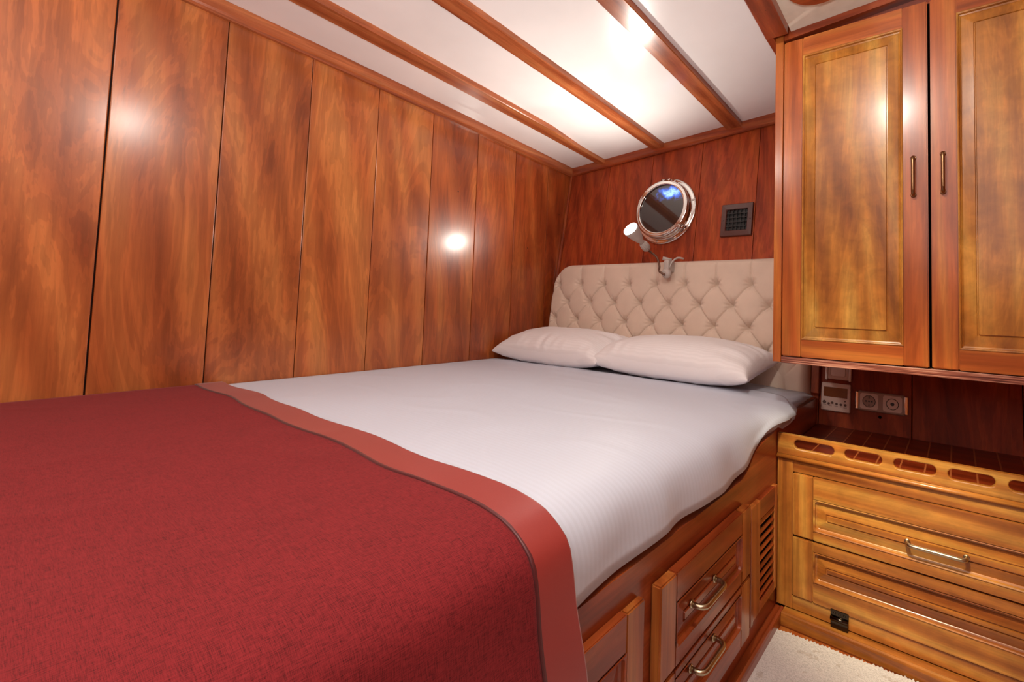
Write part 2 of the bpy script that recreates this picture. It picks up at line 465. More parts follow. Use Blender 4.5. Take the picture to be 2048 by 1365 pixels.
prof = [(R-.004, -.012), (R, -.008), (R, .03)]
ls = [[(cx+r*cos(a), cy+r*sin(a), low(cx+r*cos(a), cy+r*sin(a), .012)[2]+h) for a in [2*pi*k/48 for k in range(48)]] for r, h in prof]
mb.loops(ls, 0, True, True)
o = mb.build('ceiling_disc', origin=(cx, cy, 1.9)); o.location = (cx, cy, 1.9)
tag(o, 'dark red wooden disc on the cream ceiling lining above the cabinet', 'wooden disc')
# sloping board above the cabinet doors
mb = MB(['red_x'])
ls = []
for x in [-.452, -.1, .3, .95]:
    z = 1.868+.065*(x+.452); ls.append([(x, 1.497, z), (x, 1.497, z+.042), (x, 1.53, z+.042), (x, 1.53, z)])
mb.loops(ls, 0, True, True, smooth=False)
mb.box(-.45, .95, 1.53, 1.55, 1.85, 2.1)
tag(mb.build('trim_6'), kind='structure')

# ---------------------------------------------------------------- wall cabinet
cab = thing('wall_cabinet', 'tall mahogany wall cabinet with two raised panel doors over the bedside drawers', 'cabinet', (-.06, 1.8, .819))
O = tuple(cab.location)
mb = MB(['mid_z', 'gap', 'mid_x'])
mb.box(-.479, -.4535, 1.496, 2.00, .822, 1.905, 0, .002)
mb.box(.340, .362, 1.496, 2.00, .822, 1.9, 0, .002)
mb.box(-.4535, .34, 1.525, 1.99, .845, 1.866, 1)
mb.build('body', cab, O)
def plywood():
    w = NT('plywood edge'); tc = w.n('ShaderNodeTexCoord').outputs['Object']
    n = w.noise(w.vmath('MULTIPLY', tc, (6, 6, 330)), 1, 2, .6)
    w.l(w.ramp(n, [(.35, lin('4a1c12')), (.5, lin('8d4d3a')), (.66, lin('c08a72'))]), w.b.inputs['Base Color']); w.set(Roughness=.4); w.bump(n, .5, .001)
    return w.m
mb = MB([plywood()])
mb.box(-.4535, .34, 1.500, 2.0, .820, .8395, 0, .001)
tag(mb.build('bottom_board', cab, O), 'plywood board with striped edge')
PF = lambda u, v, w: (u, YF-w, v)
gd = wood('golden door panel', 2, *[lin(h) for h in ('9c5a26', 'cc8436', 'e6b054')], cross=6, along=.8, fine=.25, blotch=.10, ribbon=.28, contrast=1.1, swirl=1.4)
for (u0, u1, hx, hz, lab) in ((-.452, -.0600, -.094, 1.367, None), (-.0535, .338, -.026, 1.368, None)):
    mb = MB(['mid_z', 'mid_x', gd])
    panel_front(mb, u0, u1, .842, 1.862, 0, .022, .060, .055, .060, PF, (0, 1, 2), r=.001, ramp=.024)
    d = mb.build('door', cab, O)
    mb = MB(['bronze'])
    A = Vector((hx, YF-.001, hz-.052)); B = Vector((hx, YF-.001, hz+.052))
    bar_handle(mb, A, B, (0, -1, 0), .0046, .022)
    mb.build('handle', d, O)

# ---------------------------------------------------------------- bedside cabinet
bc = thing('bedside_cabinet', 'low golden mahogany bedside drawer unit with a pierced gallery rail', 'drawer unit', (-.06, 1.75, FZ))
O = tuple(bc.location)
mb = MB(['gold_z', 'gold_x', 'gap', 'red_x'])
mb.box(-.4605, -.413, 1.5, 1.525, .082, .524, 0, .0015)
mb.box(.318, .36, 1.5, 1.525, .082, .524, 0, .0015)
mb.box(-.413, .318, 1.501, 1.525, .490, .524, 1, .001)
mb.box(-.413, .318, 1.501, 1.525, .082, .121, 1, .001)
mb.box(-.413, .318, 1.515, 1.525, .12, .49, 2)
mb.box(-.4605, .36, 1.525, hy(.2)-.002, .06, .505, 2)
mb.build('frame', bc, O)
mb = MB(['gold_x'])   # bead moulding under the gallery
sec = [(0, 0), (-.004, .001), (-.008, .004), (-.009, .008), (-.007, .012), (-.002, .015), (.015, .016), (.015, 0)]
mb.loops([[(x, 1.5+a, .523+b) for a, b in sec] for x in (-.4615, .36)], 0, True, True)
mb.build('moulding', bc, O)
# gallery rail with slots
mb = MB(['gold_x'])
z0, z1 = .539, .600; sl = [(-.411, -.296), (-.268, -.172), (-.144, -.046), (-.021, .076), (.101, .205), (.232, .33)]
def strip_hole(a0, a1, sl0, sl1, y):
    """ring of quads around one slot between x=a0..a1"""
    n = 8; r = .0135; zc = .574
    inner = []
    for k in range(n+1):
        a = -pi/2+pi*k/n; inner.append((sl1-r+r*cos(a), zc+r*sin(a)))
    for k in range(n+1):
        a = pi/2+pi*k/n; inner.append((sl0+r+r*cos(a), zc+r*sin(a)))
    outer = []
    for (x, z) in inner:
        pass
    N = len(inner)
    for i, (x, z) in enumerate(inner):
        if i == 0: outer.append((a1, z0))
        elif i <= n//2-1: outer.append((a1, z0+(z1-z0)*i/n))
        elif i < n: outer.append((a1, z0+(z1-z0)*i/n))
        elif i == n: outer.append((a1, z1))
        elif i == n+1: outer.append((a0, z1))
        elif i < N-1: outer.append((a0, z1-(z1-z0)*(i-n-1)/n))
        else: outer.append((a0, z0))
    return outer, inner
bounds = [-.4605]+[(sl[i][1]+sl[i+1][0])/2 for i in range(5)]+[.36]
for i, (s0, s1) in enumerate(sl):
    o_, i_ = strip_hole(bounds[i], bounds[i+1], s0, s1, 0)
    def off(pts, d):   # shrink the slot outline for rounded lips
        cxm = sum(p[0] for p in pts)/len(pts); out = []
        for (x, z) in pts:
            dz = z-.574; ex = s1-.0135 if x > (s0+s1)/2 else s0+.0135
            vx, vz = x-ex, dz; L = sqrt(vx*vx+vz*vz) or 1
            out.append((x+vx/L*d, z+vz/L*d))
        return out
    mb.loops([[(x, 1.515, z) for x, z in o_], [(x, 1.5, z) for x, z in o_], [(x, 1.5, z) for x, z in off(i_, .003)], [(x, 1.501, z) for x, z in off(i_, .001)],
              [(x, 1.503, z) for x, z in i_], [(x, 1.512, z) for x, z in i_], [(x, 1.515, z) for x, z in off(i_, .003)], [(x, 1.515, z) for x, z in o_]], 0, smooth=False)
mb.build('gallery_rail', bc, O)
mb = MB(['dark_x', 'inlay'])
xs = [-.4605+.03]+[-.386+.0615*k for k in range(12)]
mb.box(-.4605, .36, 1.514, hy(.53)-.002, .505, .530, 0)
for x in xs[1:]: mb.box(x-.0022, x+.0022, 1.516, hy(.53)-.006, .5295, .5306, 1)
mb.build('top_shelf', bc, O)
for (z0_, z1_, h) in ((.302, .488, True), (.123, .297, False)):
    mb = MB(['gold_z', 'gold_x', 'gold_x'])
    panel_front(mb, -.412, .316, z0_, z1_, .004, .016, .060, .028 if h else .059, .066 if h else .028, PF, (0, 1, 2), r=.008, ramp=.022)
    d = mb.build('drawer' if h else 'flap_front', bc, O)
    if h:
        mb = MB(['brass']); bar_handle(mb, (-.112, YF-.001, .374), (.016, YF-.001, .374), (0, -1, 0), .0052, .024)
        mb.build('handle', d, O)
mb = MB(['hinge'])
mb.box(-.303, -.255, 1.494, 1.502, .108, .128, 0, .001); mb.box(-.302, -.256, 1.490, 1.502, .080, .102, 0, .001)
mb.tube([(-.303, 1.492, .1045), (-.255, 1.492, .1045)], .0065, 0, 12)
for x in (-.292, -.279, -.266): mb.lathe([(.0035, 0), (.0025, .0015)], (0, -1, 0), (x, 1.494, .119), 0, 10)
mb.build('hinge', bc, O)
mb = MB(['gold_x', 'red_x'])
sec = [(1.53, FZ), (1.466, FZ), (1.463, .046), (1.463, .072), (1.465, .078), (1.470, .081), (1.475, .0785), (1.502, .0785), (1.53, .0785)]
mb.loops([[(x, a, b) for a, b in sec] for x in (XB+.028, .36)], 0, True, True, smooth=False)
mb.build('plinth', bc, O)

# ---------------------------------------------------------------- bed base
bb = thing('built_in_bed', 'built-in mahogany bed base with drawers and a louvred vent along its side', 'bed', (-1.2, .9, FZ))
O = tuple(bb.location)
mb = MB(['bed_y', 'gap'])
prof = [(-.6, .05), (-.6, .534), (1.16, .534), (1.20, .535), (1.235, .540), (1.262, .553), (1.285, .572), (1.31, .588), (1.345, .597), (1.40, .601), (1.47, .606), (1.53, .620), (1.62, .631), (1.72, .634), (2.025, .634), (1.965, .05)]
mb.poly([(XB-.022, y, z) for y, z in prof], (.022, 0, 0), 0, .003)
mb.build('side_board', bb, O)
mb = MB(['gap'])
mb.box(XW+.004, XB-.024, -.58, 1.93, .06, .50, 0)
mb.build('platform', bb, O)
mb = MB(['bed_y'])
sec = [(XB-.02, FZ), (XB+.026, FZ), (XB+.028, .046), (XB+.028, .070), (XB+.026, .077), (XB+.020, .080), (XB+.014, .077), (XB-.0, .077), (XB-.02, .105)]
mb.loops([[(a, y, b) for a, b in sec] for y in (-.6, 1.4985)], 0, True, True, smooth=False)
mb.build('plinth', bb, O)
PS = lambda u, v, w: (XB+w, u, v)
for (z0_, z1_, rb, rt, hz) in ((.302, .477, .033, .055, .388), (.147, .2965, .048, .016, .262)):
    mb = MB(['bed_z', 'bed_y', 'bed_y'])
    panel_front(mb, .757, 1.212, z0_, z1_, .024, .022, .060, rb, rt, PS, (0, 1, 2), r=.010, ramp=.020)
    d = mb.build('drawer', bb, O)
    mb = MB(['brass']); bar_handle(mb, (XB+.0215, .882, hz), (XB+.0215, .992, hz), (1, 0, 0), .0055, .030)
    mb.build('handle', d, O)
mb = MB(['bed_z', 'bed_y', 'bed_y'])
panel_front(mb, .10, .716, .147, .477, .016, .016, .055, .05, .062, PS, (0, 1, 2), r=.008, ramp=.028)
mb.build('locker_door', bb, O)
# louvred vent
mb = MB(['bed_z', 'bed_y'])
mb.box(XB-.001, XB+.013, 1.238, 1.318, .147, .452, 0, .002); mb.box(XB-.001, XB+.013, 1.446, 1.470, .147, .452, 0, .002)
mb.box(XB-.001, XB+.0125, 1.318, 1.446, .398, .452, 1, .001); mb.box(XB-.001, XB+.0125, 1.318, 1.446, .147, .172, 1, .001)
mb.box(XB-.001, XB+.017, 1.238, 1.258, .147, .456, 0, .002)
lv = mb.build('louvre_frame', bb, O)
mb = MB(['gap']); mb.box(XB-.0005, XB+.0008, 1.319, 1.445, .173, .397, 0); mb.build('shade_plate', lv, O)  # dark plate on the solid board, standing in for shade between slats
for k in range(9):
    z = .184+k*.0247
    mb = MB(['bed_y'])
    mb.poly([(XB+.004, 1.319, z+.006), (XB+.006, 1.319, z+.007), (XB+.011, 1.319, z-.001), (XB+.009, 1.319, z-.002)], (0, .126, 0), 0)
    mb.build('louvre_slat', lv, O)

# ---------------------------------------------------------------- mattress, sheet, cover
def resample(pts, n):
    pts = [Vector(p) for p in pts]
    # catmull-rom densify
    dense = []
    P = [pts[0]*2-pts[1]]+pts+[pts[-1]*2-pts[-2]]
    for i in range(1, len(P)-2):
        for k in range(12):
            t = k/12; a, b, c, d = P[i-1], P[i], P[i+1], P[i+2]
            dense.append(.5*((2*b)+(c-a)*t+(2*a-5*b+4*c-d)*t*t+(3*b-a-3*c+d)*t**3))
    dense.append(pts[-1])
    L = [0]
    for a, b in zip(dense, dense[1:]): L.append(L[-1]+(b-a).length)
    out = []; j = 0
    for i in range(n+1):
        s = L[-1]*i/n
        while j < len(L)-2 and L[j+1] < s: j += 1
        t = (s-L[j])/max(1e-9, L[j+1]-L[j]); out.append(dense[j].lerp(dense[j+1], t))
    return out
def smooth(a, b, x): t = max(0, min(1, (x-a)/(b-a))); return t*t*(3-2*t)
def lip(y):      # height of the hem over the side board
    if y < 1.1: return .548+.004*sin(y*9)
    return .548+.092*smooth(1.12, 1.52, y)
def prof_at(y, off, inset=0.0):
    zb = lip(y); xs_ = XB-.002-inset+.026*smooth(1.38, 1.56, y)-.028*smooth(1.66, 1.78, y)
    h = .682
    k = smooth(1.32, 1.55, y)
    pts = [(XW+.004+inset, h-.004+off), (-1.6, h+off), (-1.1, h+.002+off), (-.74, h+off), (-.62, h-.004+off), (-.555, h-.009+off*.9), (-.512+.016*k, h-.019+off*.7+.008*k)]
    pts += [(-.483+.022*k, h-.040+off*.4+.016*k), (xs_+off*.9-.005, h-.075+.042*k), (xs_+off, zb+.3*(h-.10-zb)*(1-k)+.003), (xs_+off+.001, zb)]
    return [(x, 0, z) for x, z in pts]
def wrinkle(x, y):
    v = noise.noise(Vector((x*2.2, y*3.0, 0)))*.006+noise.noise(Vector((x*6, y*7, 3)))*.0018
    r = noise.noise(Vector((x*3+y*1.2, y*5, 9)))
    v += .003*(1-min(1, abs(r)*7))*(.5+.5*noise.noise(Vector((x*2, y*2, 5))))
    return v
def cloth(mats, y0, y1, nu, nv, off, thick, hem=None, mi=None, proffn=None, wr=1.0):
    mb = MB(mats); rows = []
    for j in range(nv+1):
        t = j/nv; row = []
        ybase = y0+(y1-y0)*t
        pr = resample((proffn or prof_at)(ybase, off), nu)
        for i, p in enumerate(pr):
            y = ybase
            if hem: y = ybase+hem(i/nu, t)
            side = smooth(-.60, -.47, p.x)
            w = wrinkle(p.x+p.z, y)*wr*(1-.35*side)*smooth(XW, XW+.10, p.x)
            fold = .0045*sin(y*26+3*noise.noise(Vector((y*4, p.z*6, 1))))*side*smooth(.68, .56, p.z)*wr
            row.append((Vector((p.x+fold+(w*side), y, p.z+w*(1-side)))))
        rows.append(row)
    def put(d):
        return [[mb.bm.verts.new(q) for q in d(j, row)] for j, row in enumerate(rows)]
    T = put(lambda j, r: r)
    def inner(j, r):
        out = []
        for i, q in enumerate(r):
            a = r[max(0, i-1)]; b = r[min(len(r)-1, i+1)]; t = (b-a); n = Vector((-t.z, 0, t.x)).normalized()
            out.append(q-n*thick)
        return out
    B = put(inner)
    nr, nc = len(rows), len(rows[0])
    def q(a, b, c, d, m):
        f = mb.bm.faces.new((a, b, c, d)); f.smooth = True; f.material_index = m
    for j in range(nr-1):
        m = mi(j/(nr-1)) if mi else 0
        for i in range(nc-1):
            q(T[j][i], T[j][i+1], T[j+1][i+1], T[j+1][i], m); q(B[j][i], B[j+1][i], B[j+1][i+1], B[j][i+1], m)
        q(T[j][0], T[j+1][0], B[j+1][0], B[j][0], m); q(T[j][-1], B[j][-1], B[j+1][-1], T[j+1][-1], m)
    for i in range(nc-1):
        q(T[0][i], B[0][i], B[0][i+1], T[0][i+1], mi(0) if mi else 0); q(T[-1][i], T[-1][i+1], B[-1][i+1], B[-1][i], mi(1) if mi else 0)
    return mb
# mattress body with its fitted sheet
mb = MB(['sheet']); ls = []
N = 44
for j in range(0, 41):
    y = -.55+j*(1.93+.55)/40 if j < 40 else 1.955
    ins = .006+(.0 if y < 1.86 else .05*((y-1.86)/.09)**2*.6)
    pr = resample(prof_at(y, -.004, ins), N)
    dz = -.010*smooth(1.7, 1.93, y)
    row = [(p.x, y, p.z+dz+wrinkle(p.x+p.z, y)*.6) for p in pr]
    row += [(XB-.035, y, .503), (-1.2, y, .503), (XW+.006, y, .503)]
    ls.append(row)
mb.loops(ls, 0, True, True)
o = mb.build('mattress', origin=(-1.2, .9, .503)); o.location = (-1.2, .9, .503)
tag(o, 'thick mattress in a white fitted sheet, its bare corner showing under the wall cabinet', 'mattress')
mb = cloth(['sheet'], -.5, 1.66, 90, 190, .004, .0025, hem=lambda u, t: t**6*(.02*sin(u*9)+.055*smooth(.80, .93, u)-.11*smooth(.93, 1.0, u)))
o = mb.build('bed_sheet', origin=(-1.2, .6, .68)); o.location = (-1.2, .6, .68)
tag(o, 'white pinstriped bed sheet spread over the mattress, hanging over its side', 'sheet')

def prof_cover(y, off):
    h = .690
    k = smooth(.2, .5, y)
    base = [(XW+.005, h-.002), (-1.6, h+.002), (-1.1, h+.004), (-.74, h+.004), (-.62, h+.001), (-.55, h-.003), (-.505, h-.010), (-.476, h-.024), (-.457, h-.044), (-.446, h-.072), (-.437, h-.12), (-.425, h-.17), (-.414, h-.23), (-.404, h-.34), (-.398, h-.44)]
    return [(x+(off if i > 7 else 0), 0, z+(off if i < 9 else 0)) for i, (x, z) in enumerate(base)]
rc = bpy.data.objects.new('bed_cover', None)
cv = thing('bed_cover', 'crimson woven bed cover with a satin border, draped over the foot of the bed', 'bed cover', (-1.2, 0, .70))
bpy.data.objects.remove(rc)
O = tuple(cv.location)
wob = lambda u, t: .012*noise.noise(Vector((u*9, 0, 4)))-.006*smooth(.7, .8, u)
mb = cloth(['cover'], -.55, .442, 120, 80, .002, .004, proffn=prof_cover, wr=.55, hem=lambda u, t: t*wob(u, t)+.015*t*smooth(.68, .82, u))
mb.build('woven_panel', cv, O)
mb = cloth(['border', 'piping'], .436, .506, 120, 32, .005, .006, proffn=prof_cover, wr=.55, mi=lambda t: 1 if t < .04 else 0, hem=lambda u, t: wob(u, t)+.015*smooth(.68, .82, u))
tag(mb.build('border_band', cv, O), 'smooth red satin band')

# ---------------------------------------------------------------- pillows
def pillow(label, cx, cy, cz, Wd, Dp, T, tilt, yaw, roll, seed):
    mb = MB(['pillow']); nu, nv = 72, 48
    def pt(u, v, s):
        e = max(0, 1-abs(u)**2.8)**.42*max(0, 1-abs(v)**2.4)**.45
        x = u*Wd/2*(1-.055*(1-abs(v)**3)); y = v*Dp/2*(1-.09*(1-abs(u)**4))
        nz = noise.noise(Vector((x*7+seed, y*7, s)))*.006
        # creases fanning in from the corners and long seams
        edge = smooth(.45, 1.0, max(abs(u), abs(v)))
        cr = noise.noise(Vector((x*26+seed, y*5, s*2+7)))*.010*smooth(.3, .85, abs(v))*(1-.4*abs(u))+noise.noise(Vector((x*5, y*26+seed, 3)))*.010*smooth(.4, .85, abs(u))
        h = T*(.60 if s > 0 else -.34)*e+(nz+cr)*min(1, e*2.5)*(1 if s > 0 else .5)
        sag = .010*abs(u)**3
        return Vector((x, y, h+sag))
    for s in (1, -1):
        grid(mb, lambda a, b: pt(2*a-1, 2*b-1, s), nu, nv)
    bmesh.ops.remove_doubles(mb.bm, verts=mb.bm.verts, dist=.0008)
    o = mb.build('pillow')
    o.location = (cx, cy, cz); o.rotation_euler = (tilt, roll, yaw)
    sb = o.modifiers.new('s', 'SUBSURF'); sb.levels = 1; sb.render_levels = 1
    return tag(o, label, 'pillow', 'white pillows at the headboard')
pillow('white pillow at the plank wall side, tucked behind the other one', -1.645, 1.790, .747, .73, .37, .185, .17, -.02, .0, 1.0)
pillow('white pillow nearest the wall cabinet, overlapping its neighbour', -.965, 1.783, .748, .76, .37, .185, .13, -.03, .0, 8.0)

# ---------------------------------------------------------------- headboard
hb = thing('headboard', 'beige diamond-tufted velvet headboard leaning on the red plank wall', 'headboard', (-1.2375, hy(.60), .60), HROT)
HX = -1.2375; HC = cos(TH)
bx0, bdu, bz1, bdv = -1.771, .0846, 1.090, .0992
def zloc(z): return (z-.60)/HC
x0, x1, zt, rr = -1.992, -.490, zloc(1.212), .135
def tuft(x, z):
    u = (x-bx0)/bdu; v = (z-zloc(bz1))/(bdv/HC)
    if v <= 0 and v > -3:
        a, b = u+v, u-v
        sa, sb_ = abs(sin(pi*a/2)), abs(sin(pi*b/2))
        h = (sa*sb_)**.15
        # sharp fold lines
        h -= .12*math.exp(-(min(sa, sb_)/.06)**2)
    elif v <= -3:
        s = abs(sin(pi*(u+1)/2)); a, b = u+v, u-v
        sa, sb_ = abs(sin(pi*a/2)), abs(sin(pi*b/2)); k = min(1, (-3-v)/1.0)
        h = (sa*sb_)**.15*(1-k)+k
    else:
        s = abs(sin(pi*u/2)); top = (zt-z)/(zt-zloc(bz1))
        p = .30-.12*min(1, v*1.2)
        h = s**p-.12*math.exp(-(s/.06)**2)
        h = h*(.55+.45*min(1, max(0, top)*1.6))+.45*(1-min(1, max(0, top)*1.6))
    # button pits
    d = 0
    vi = round(v)
    for vv in (vi-1, vi, vi+1):
        if vv > 0 or vv < -3: continue
        for uu in (round(u)-1, round(u), round(u)+1):
            if (uu+vv) % 2: continue
            r2 = ((u-uu)*bdu)**2+((v-vv)*bdv)**2
            an = math.atan2((v-vv)*bdv, (u-uu)*bdu); g = .12*sin(an*9+uu*1.7+vv)*math.exp(-((sqrt(r2)-.020)/.014)**2)
            d = max(d, math.exp(-r2/(.022**2))+.45*math.exp(-r2/(.011**2))+g)
    # gathers radiating from each button
    return h, d
mb = MB(['velvet']); nu, nv = 520, 210
def inside(x, z):
    """distance to outline (positive inside)"""
    dx = min(x-x0, x1-x); dz = zt-z
    if dz < rr and dx < rr:
        return rr-sqrt((rr-dx)**2+(rr-dz)**2)
    return min(dx, dz)
def hpt(a, b):
    # map square to rounded-top outline
    z = b*zt; x = x0+a*(x1-x0)
    if z > zt-rr:
        t = (z-(zt-rr))/rr; ins = rr*(1-sqrt(max(0, 1-t*t)))
        x = (x0+ins)+a*(x1-x0-2*ins)
    e = max(0, inside(x, z)); rim = sqrt(max(0, 1-(1-min(1, e/.035))**2))
    h, d = tuft(x, z)
    dep = .018+rim*(.040+.024*h-.021*d)
    return Vector((x-HX, -dep, z))
V = grid(mb, hpt, nu, nv)
edge = [V[i][0] for i in range(nu, -1, -1)]+[V[0][j] for j in range(1, nv+1)]+[V[i][nv] for i in range(1, nu+1)]+[V[nu][j] for j in range(nv-1, 0, -1)]
back = [mb.bm.verts.new((v.co.x, -.001, v.co.z)) for v in edge]
for i in range(len(edge)):
    k = (i+1) % len(edge)
    try: f = mb.bm.faces.new((edge[i], edge[k], back[k], back[i])); f.smooth = True
    except ValueError: pass
mb.build('padding', hb)
for row in range(4):
    for k in range(-2, 16):
        if (k+row) % 2: continue
        x = bx0+k*bdu; z = zloc(bz1)-row*bdv/HC
        if x < x0+.04 or x > x1-.02 or inside(x, z) < .04: continue
        h, d = tuft(x, z); dep = .018+.040+.024*h-.021*d+.001
        mb = MB(['tuft'])
        mb.lathe([(.0088, -.004), (.0088, .001), (.007, .003), (.0035, .0044), (.0, .0048)], (0, -1, 0), (x-HX, -dep, z), 0, 14, (True, False))
        mb.build('tufting_button', hb)

# ---------------------------------------------------------------- porthole
ph = thing('porthole', 'round chrome-framed porthole above the headboard', 'porthole', (-1.285, hy(1.503), 1.503), HROT)
def ring(mats, prof, seg=72):
    mb = MB(mats); mb.loops([[(r*cos(2*pi*k/seg), -d, r*sin(2*pi*k/seg)) for k in range(seg)] for r, d in prof], 0); return mb
ring(['chrome'], [(.150, 0), (.186, 0), (.1865, .006), (.184, .010), (.176, .012), (.164, .012), (.160, .016), (.158, .034), (.150, .036), (.148, .002), (.150, 0)]).build('flange', ph)
fr = ring(['chrome'], [(.139, .028), (.158, .036), (.162, .042), (.162, .050), (.158, .056), (.150, .058), (.144, .0555), (.140, .058), (.1355, .056), (.1345, .050), (.1345, .034), (.139, .028)]).build('bezel', ph)
mb = MB(['pane']); mb.lathe([(.136, 0), (.136, .006)], (0, -1, 0), (0, -.040, 0), 0, 72); mb.build('glass_pane', ph)
for a in (75, 15, -40, -100, -160, 140):
    mb = MB(['chrome']); c, s_ = cos(radians(a)), sin(radians(a))
    mb.lathe([(.006, 0), (.006, .002), (.004, .0045), (0, .005)], (0, -1, 0), (.173*c, -.011, .173*s_), 0, 14, (True, False)); mb.build('screw', ph)
mb = MB(['chrome'])
for a in (-42,):
    c, s_ = cos(radians(a)), sin(radians(a)); t = Vector((-s_, 0, c)); p = Vector((.167*c, -.03, .167*s_))
    mb.tube([p-t*.022, p+t*.022], .008, 0, 14); mb.tube([p+Vector((0, .02, 0)), p+Vector((0, -.028, 0))], .006, 0, 12)
    mb.lathe([(.006, 0), (.011, .004), (.011, .012), (.006, .016)], (0, -1, 0), p+Vector((0, -.02, 0)), 0, 16)
mb.build('clamp_screw', ph)
mb = MB(['chrome'])
for sx in (-.030, .004): mb.tube([(sx, -.03, .170), (sx+.024, -.03, .170)], .0075, 0, 14)
mb.box(-.034, .032, -.026, -.008, .160, .172, 0, .002)
mb.build('hinge', ph)

# ---------------------------------------------------------------- air vent
av = thing('air_vent', 'square brown air outlet with black grille, right of the porthole', 'air vent', (-.870, hy(1.418), 1.418), HROT)
mb = MB(['brown'])
ls = [[(u, -d, v) for u, v in rrect(-a, a, -b, b, .004)] for a, b, d in ((.081, .083, 0), (.081, .083, .010), (.078, .080, .014), (.056, .056, .015), (.053, .053, .012), (.053, .053, .001))]
mb.loops(ls, 0, smooth=False); mb.build('frame', av)
mb = MB(['black']); mb.box(-.053, .053, -.003, -.001, -.053, .053, 0)
for k in range(5): u = -.040+k*.020; mb.box(u-.0015, u+.0015, -.012, -.003, -.052, .052, 0, .0005)
for k in range(4): v = -.034+k*.022; mb.box(-.052, .052, -.014, -.010, v-.002, v+.002, 0, .0005)
mb.build('grille', av)
for sx in (-.068, .068):
    mb = MB(['brown']); mb.lathe([(.004, 0), (.003, .002)], (0, -1, 0), (sx, -.0145, 0), 0, 12); mb.build('screw', av)

# ---------------------------------------------------------------- switch, thermostat, sockets
sw = thing('light_switch', 'ivory light switch half hidden under the wall cabinet', 'light switch', (-.388, hy(.752), .752), HROT)
mb = MB(['plastic'])
mb.loops([[(u, -d, v) for u, v in rrect(-a, a, -b, b, .008)] for a, b, d in ((.040, .042, 0), (.040, .042, .010), (.036, .038, .013), (.029, .031, .013), (.028, .030, .011))], 0, cap1=True, smooth=False); mb.build('plate', sw)
mb = MB(['plasticw']); mb.loops([[(u, -d, v) for u, v in rrect(-.026, .026, -.028, .028, .006)] for d in (.010, .016)], 0, True, True, smooth=False)
mb.box(-.026, .026, -.018, -.015, -.004, .026, 0, .001); mb.build('rocker', sw)
for s_ in (-1, 1):
    mb = MB(['plasticw']); mb.box(s_*.0435-.0045, s_*.0435+.0045, -.018, 0, -.046, .042, 0, .003); mb.build('side_clip', sw)

th = thing('thermostat', 'square air-conditioning control with a brown display and row of buttons', 'thermostat', (-.395, hy(.641), .641), HROT)
mb = MB(['plastic'])
mb.loops([[(u, -d, v) for u, v in rrect(-a, a, -b, b, .006)] for a, b, d in ((.054, .055, 0), (.054, .055, .012), (.051, .052, .016))], 0, True, True, smooth=False); mb.build('case', th)
mb = MB(['lcd']); mb.box(-.044, .044, -.0168, -.015, .000, .038, 0, .0004); mb.build('display', th)
for k, (bx_, bz_, r_) in enumerate(((-.040, -.022, .0065), (-.024, -.027, .0045), (-.011, -.022, .0048), (.005, -.025, .0048), (.021, -.026, .0048), (.037, -.026, .0048), (.036, -.012, .0028))):
    mb = MB(['button']); mb.lathe([(r_, 0), (r_, .002), (r_*.8, .003)], (0, -1, 0), (bx_, -.0155, bz_), 0, 16); mb.build('push_button', th)
mb = MB(['mark'])
for bx_, bz_, w_ in ((-.040, -.032, .007), (-.018, -.035, .006), (.004, -.034, .006), (.020, -.035, .004), (.037, -.036, .006)):
    mb.box(bx_-w_, bx_+w_, -.0163, -.0158, bz_-.0008, bz_+.0008, 0)
mb.build('printed_marks', th)

so = thing('wall_socket', 'grey double wall plate with a round power socket and an aerial socket', 'socket', (-.236, hy(.642), .642), HROT)
mb = MB(['plasticg'])
mb.loops([[(u, -d, v) for u, v in rrect(-a, a, -b, b, .008)] for a, b, d in ((.080, .037, 0), (.080, .037, .010), (.076, .033, .015))], 0, True, True, smooth=False); mb.build('base_plate', so)
for s_ in (-1, 1):
    mb = MB(['chrome']); mb.box(s_*.0825-.006, s_*.0825+.006, -.0155, -.001, -.034, .034, 0, .003); mb.build('end_cap', so)
mb = MB(['plastic', 'mark'])
mb.loops([[(-.039+u, -d, v) for u, v in rrect(-.031, .031, -.029, .029, .008)] for d in (.014, .0175)], 0, True, True, smooth=False)
ps = mb.build('power_outlet', so)
mb = MB(['plasticg', 'black'])
mb.lathe([(.0215, 0), (.0215, .0012), (.019, .0012), (.0185, .0002)], (0, -1, 0), (-.039, -.0175, 0), 0, 32)
for hx_ in (-.010, 0, .010): mb.lathe([(.0032, 0), (.0032, .0008)], (0, -1, 0), (-.039+hx_, -.0182, 0), 1, 12)
for v_ in (-1, 1): mb.box(-.0405, -.0375, -.0195, -.0178, v_*.015-.004, v_*.015+.004, 1)
mb.lathe([(.0205, 0), (.0222, 0), (.0222, .0016), (.0205, .0016)], (0, -1, 0), (-.039, -.0175, 0), 1, 32, (False, False))
mb.build('round_insert', ps, None)
mb = MB(['plastic'])
mb.loops([[(.039+u, -d, v) for u, v in rrect(-.031, .031, -.029, .029, .008)] for d in (.014, .0175)], 0, True, True, smooth=False)
an = mb.build('aerial_outlet', so)
mb = MB(['black']); mb.lathe([(.0185, 0), (.0205, 0), (.0205, .0012), (.0185, .0012), (.0185, 0)], (0, -1, 0), (.039, -.0175, 0), 0, 32, (False, False))
mb.lathe([(.0062, 0), (.0062, .002), (.004, .002)], (0, -1, 0), (.039, -.0175, 0), 0, 16); mb.build('round_contact', an)

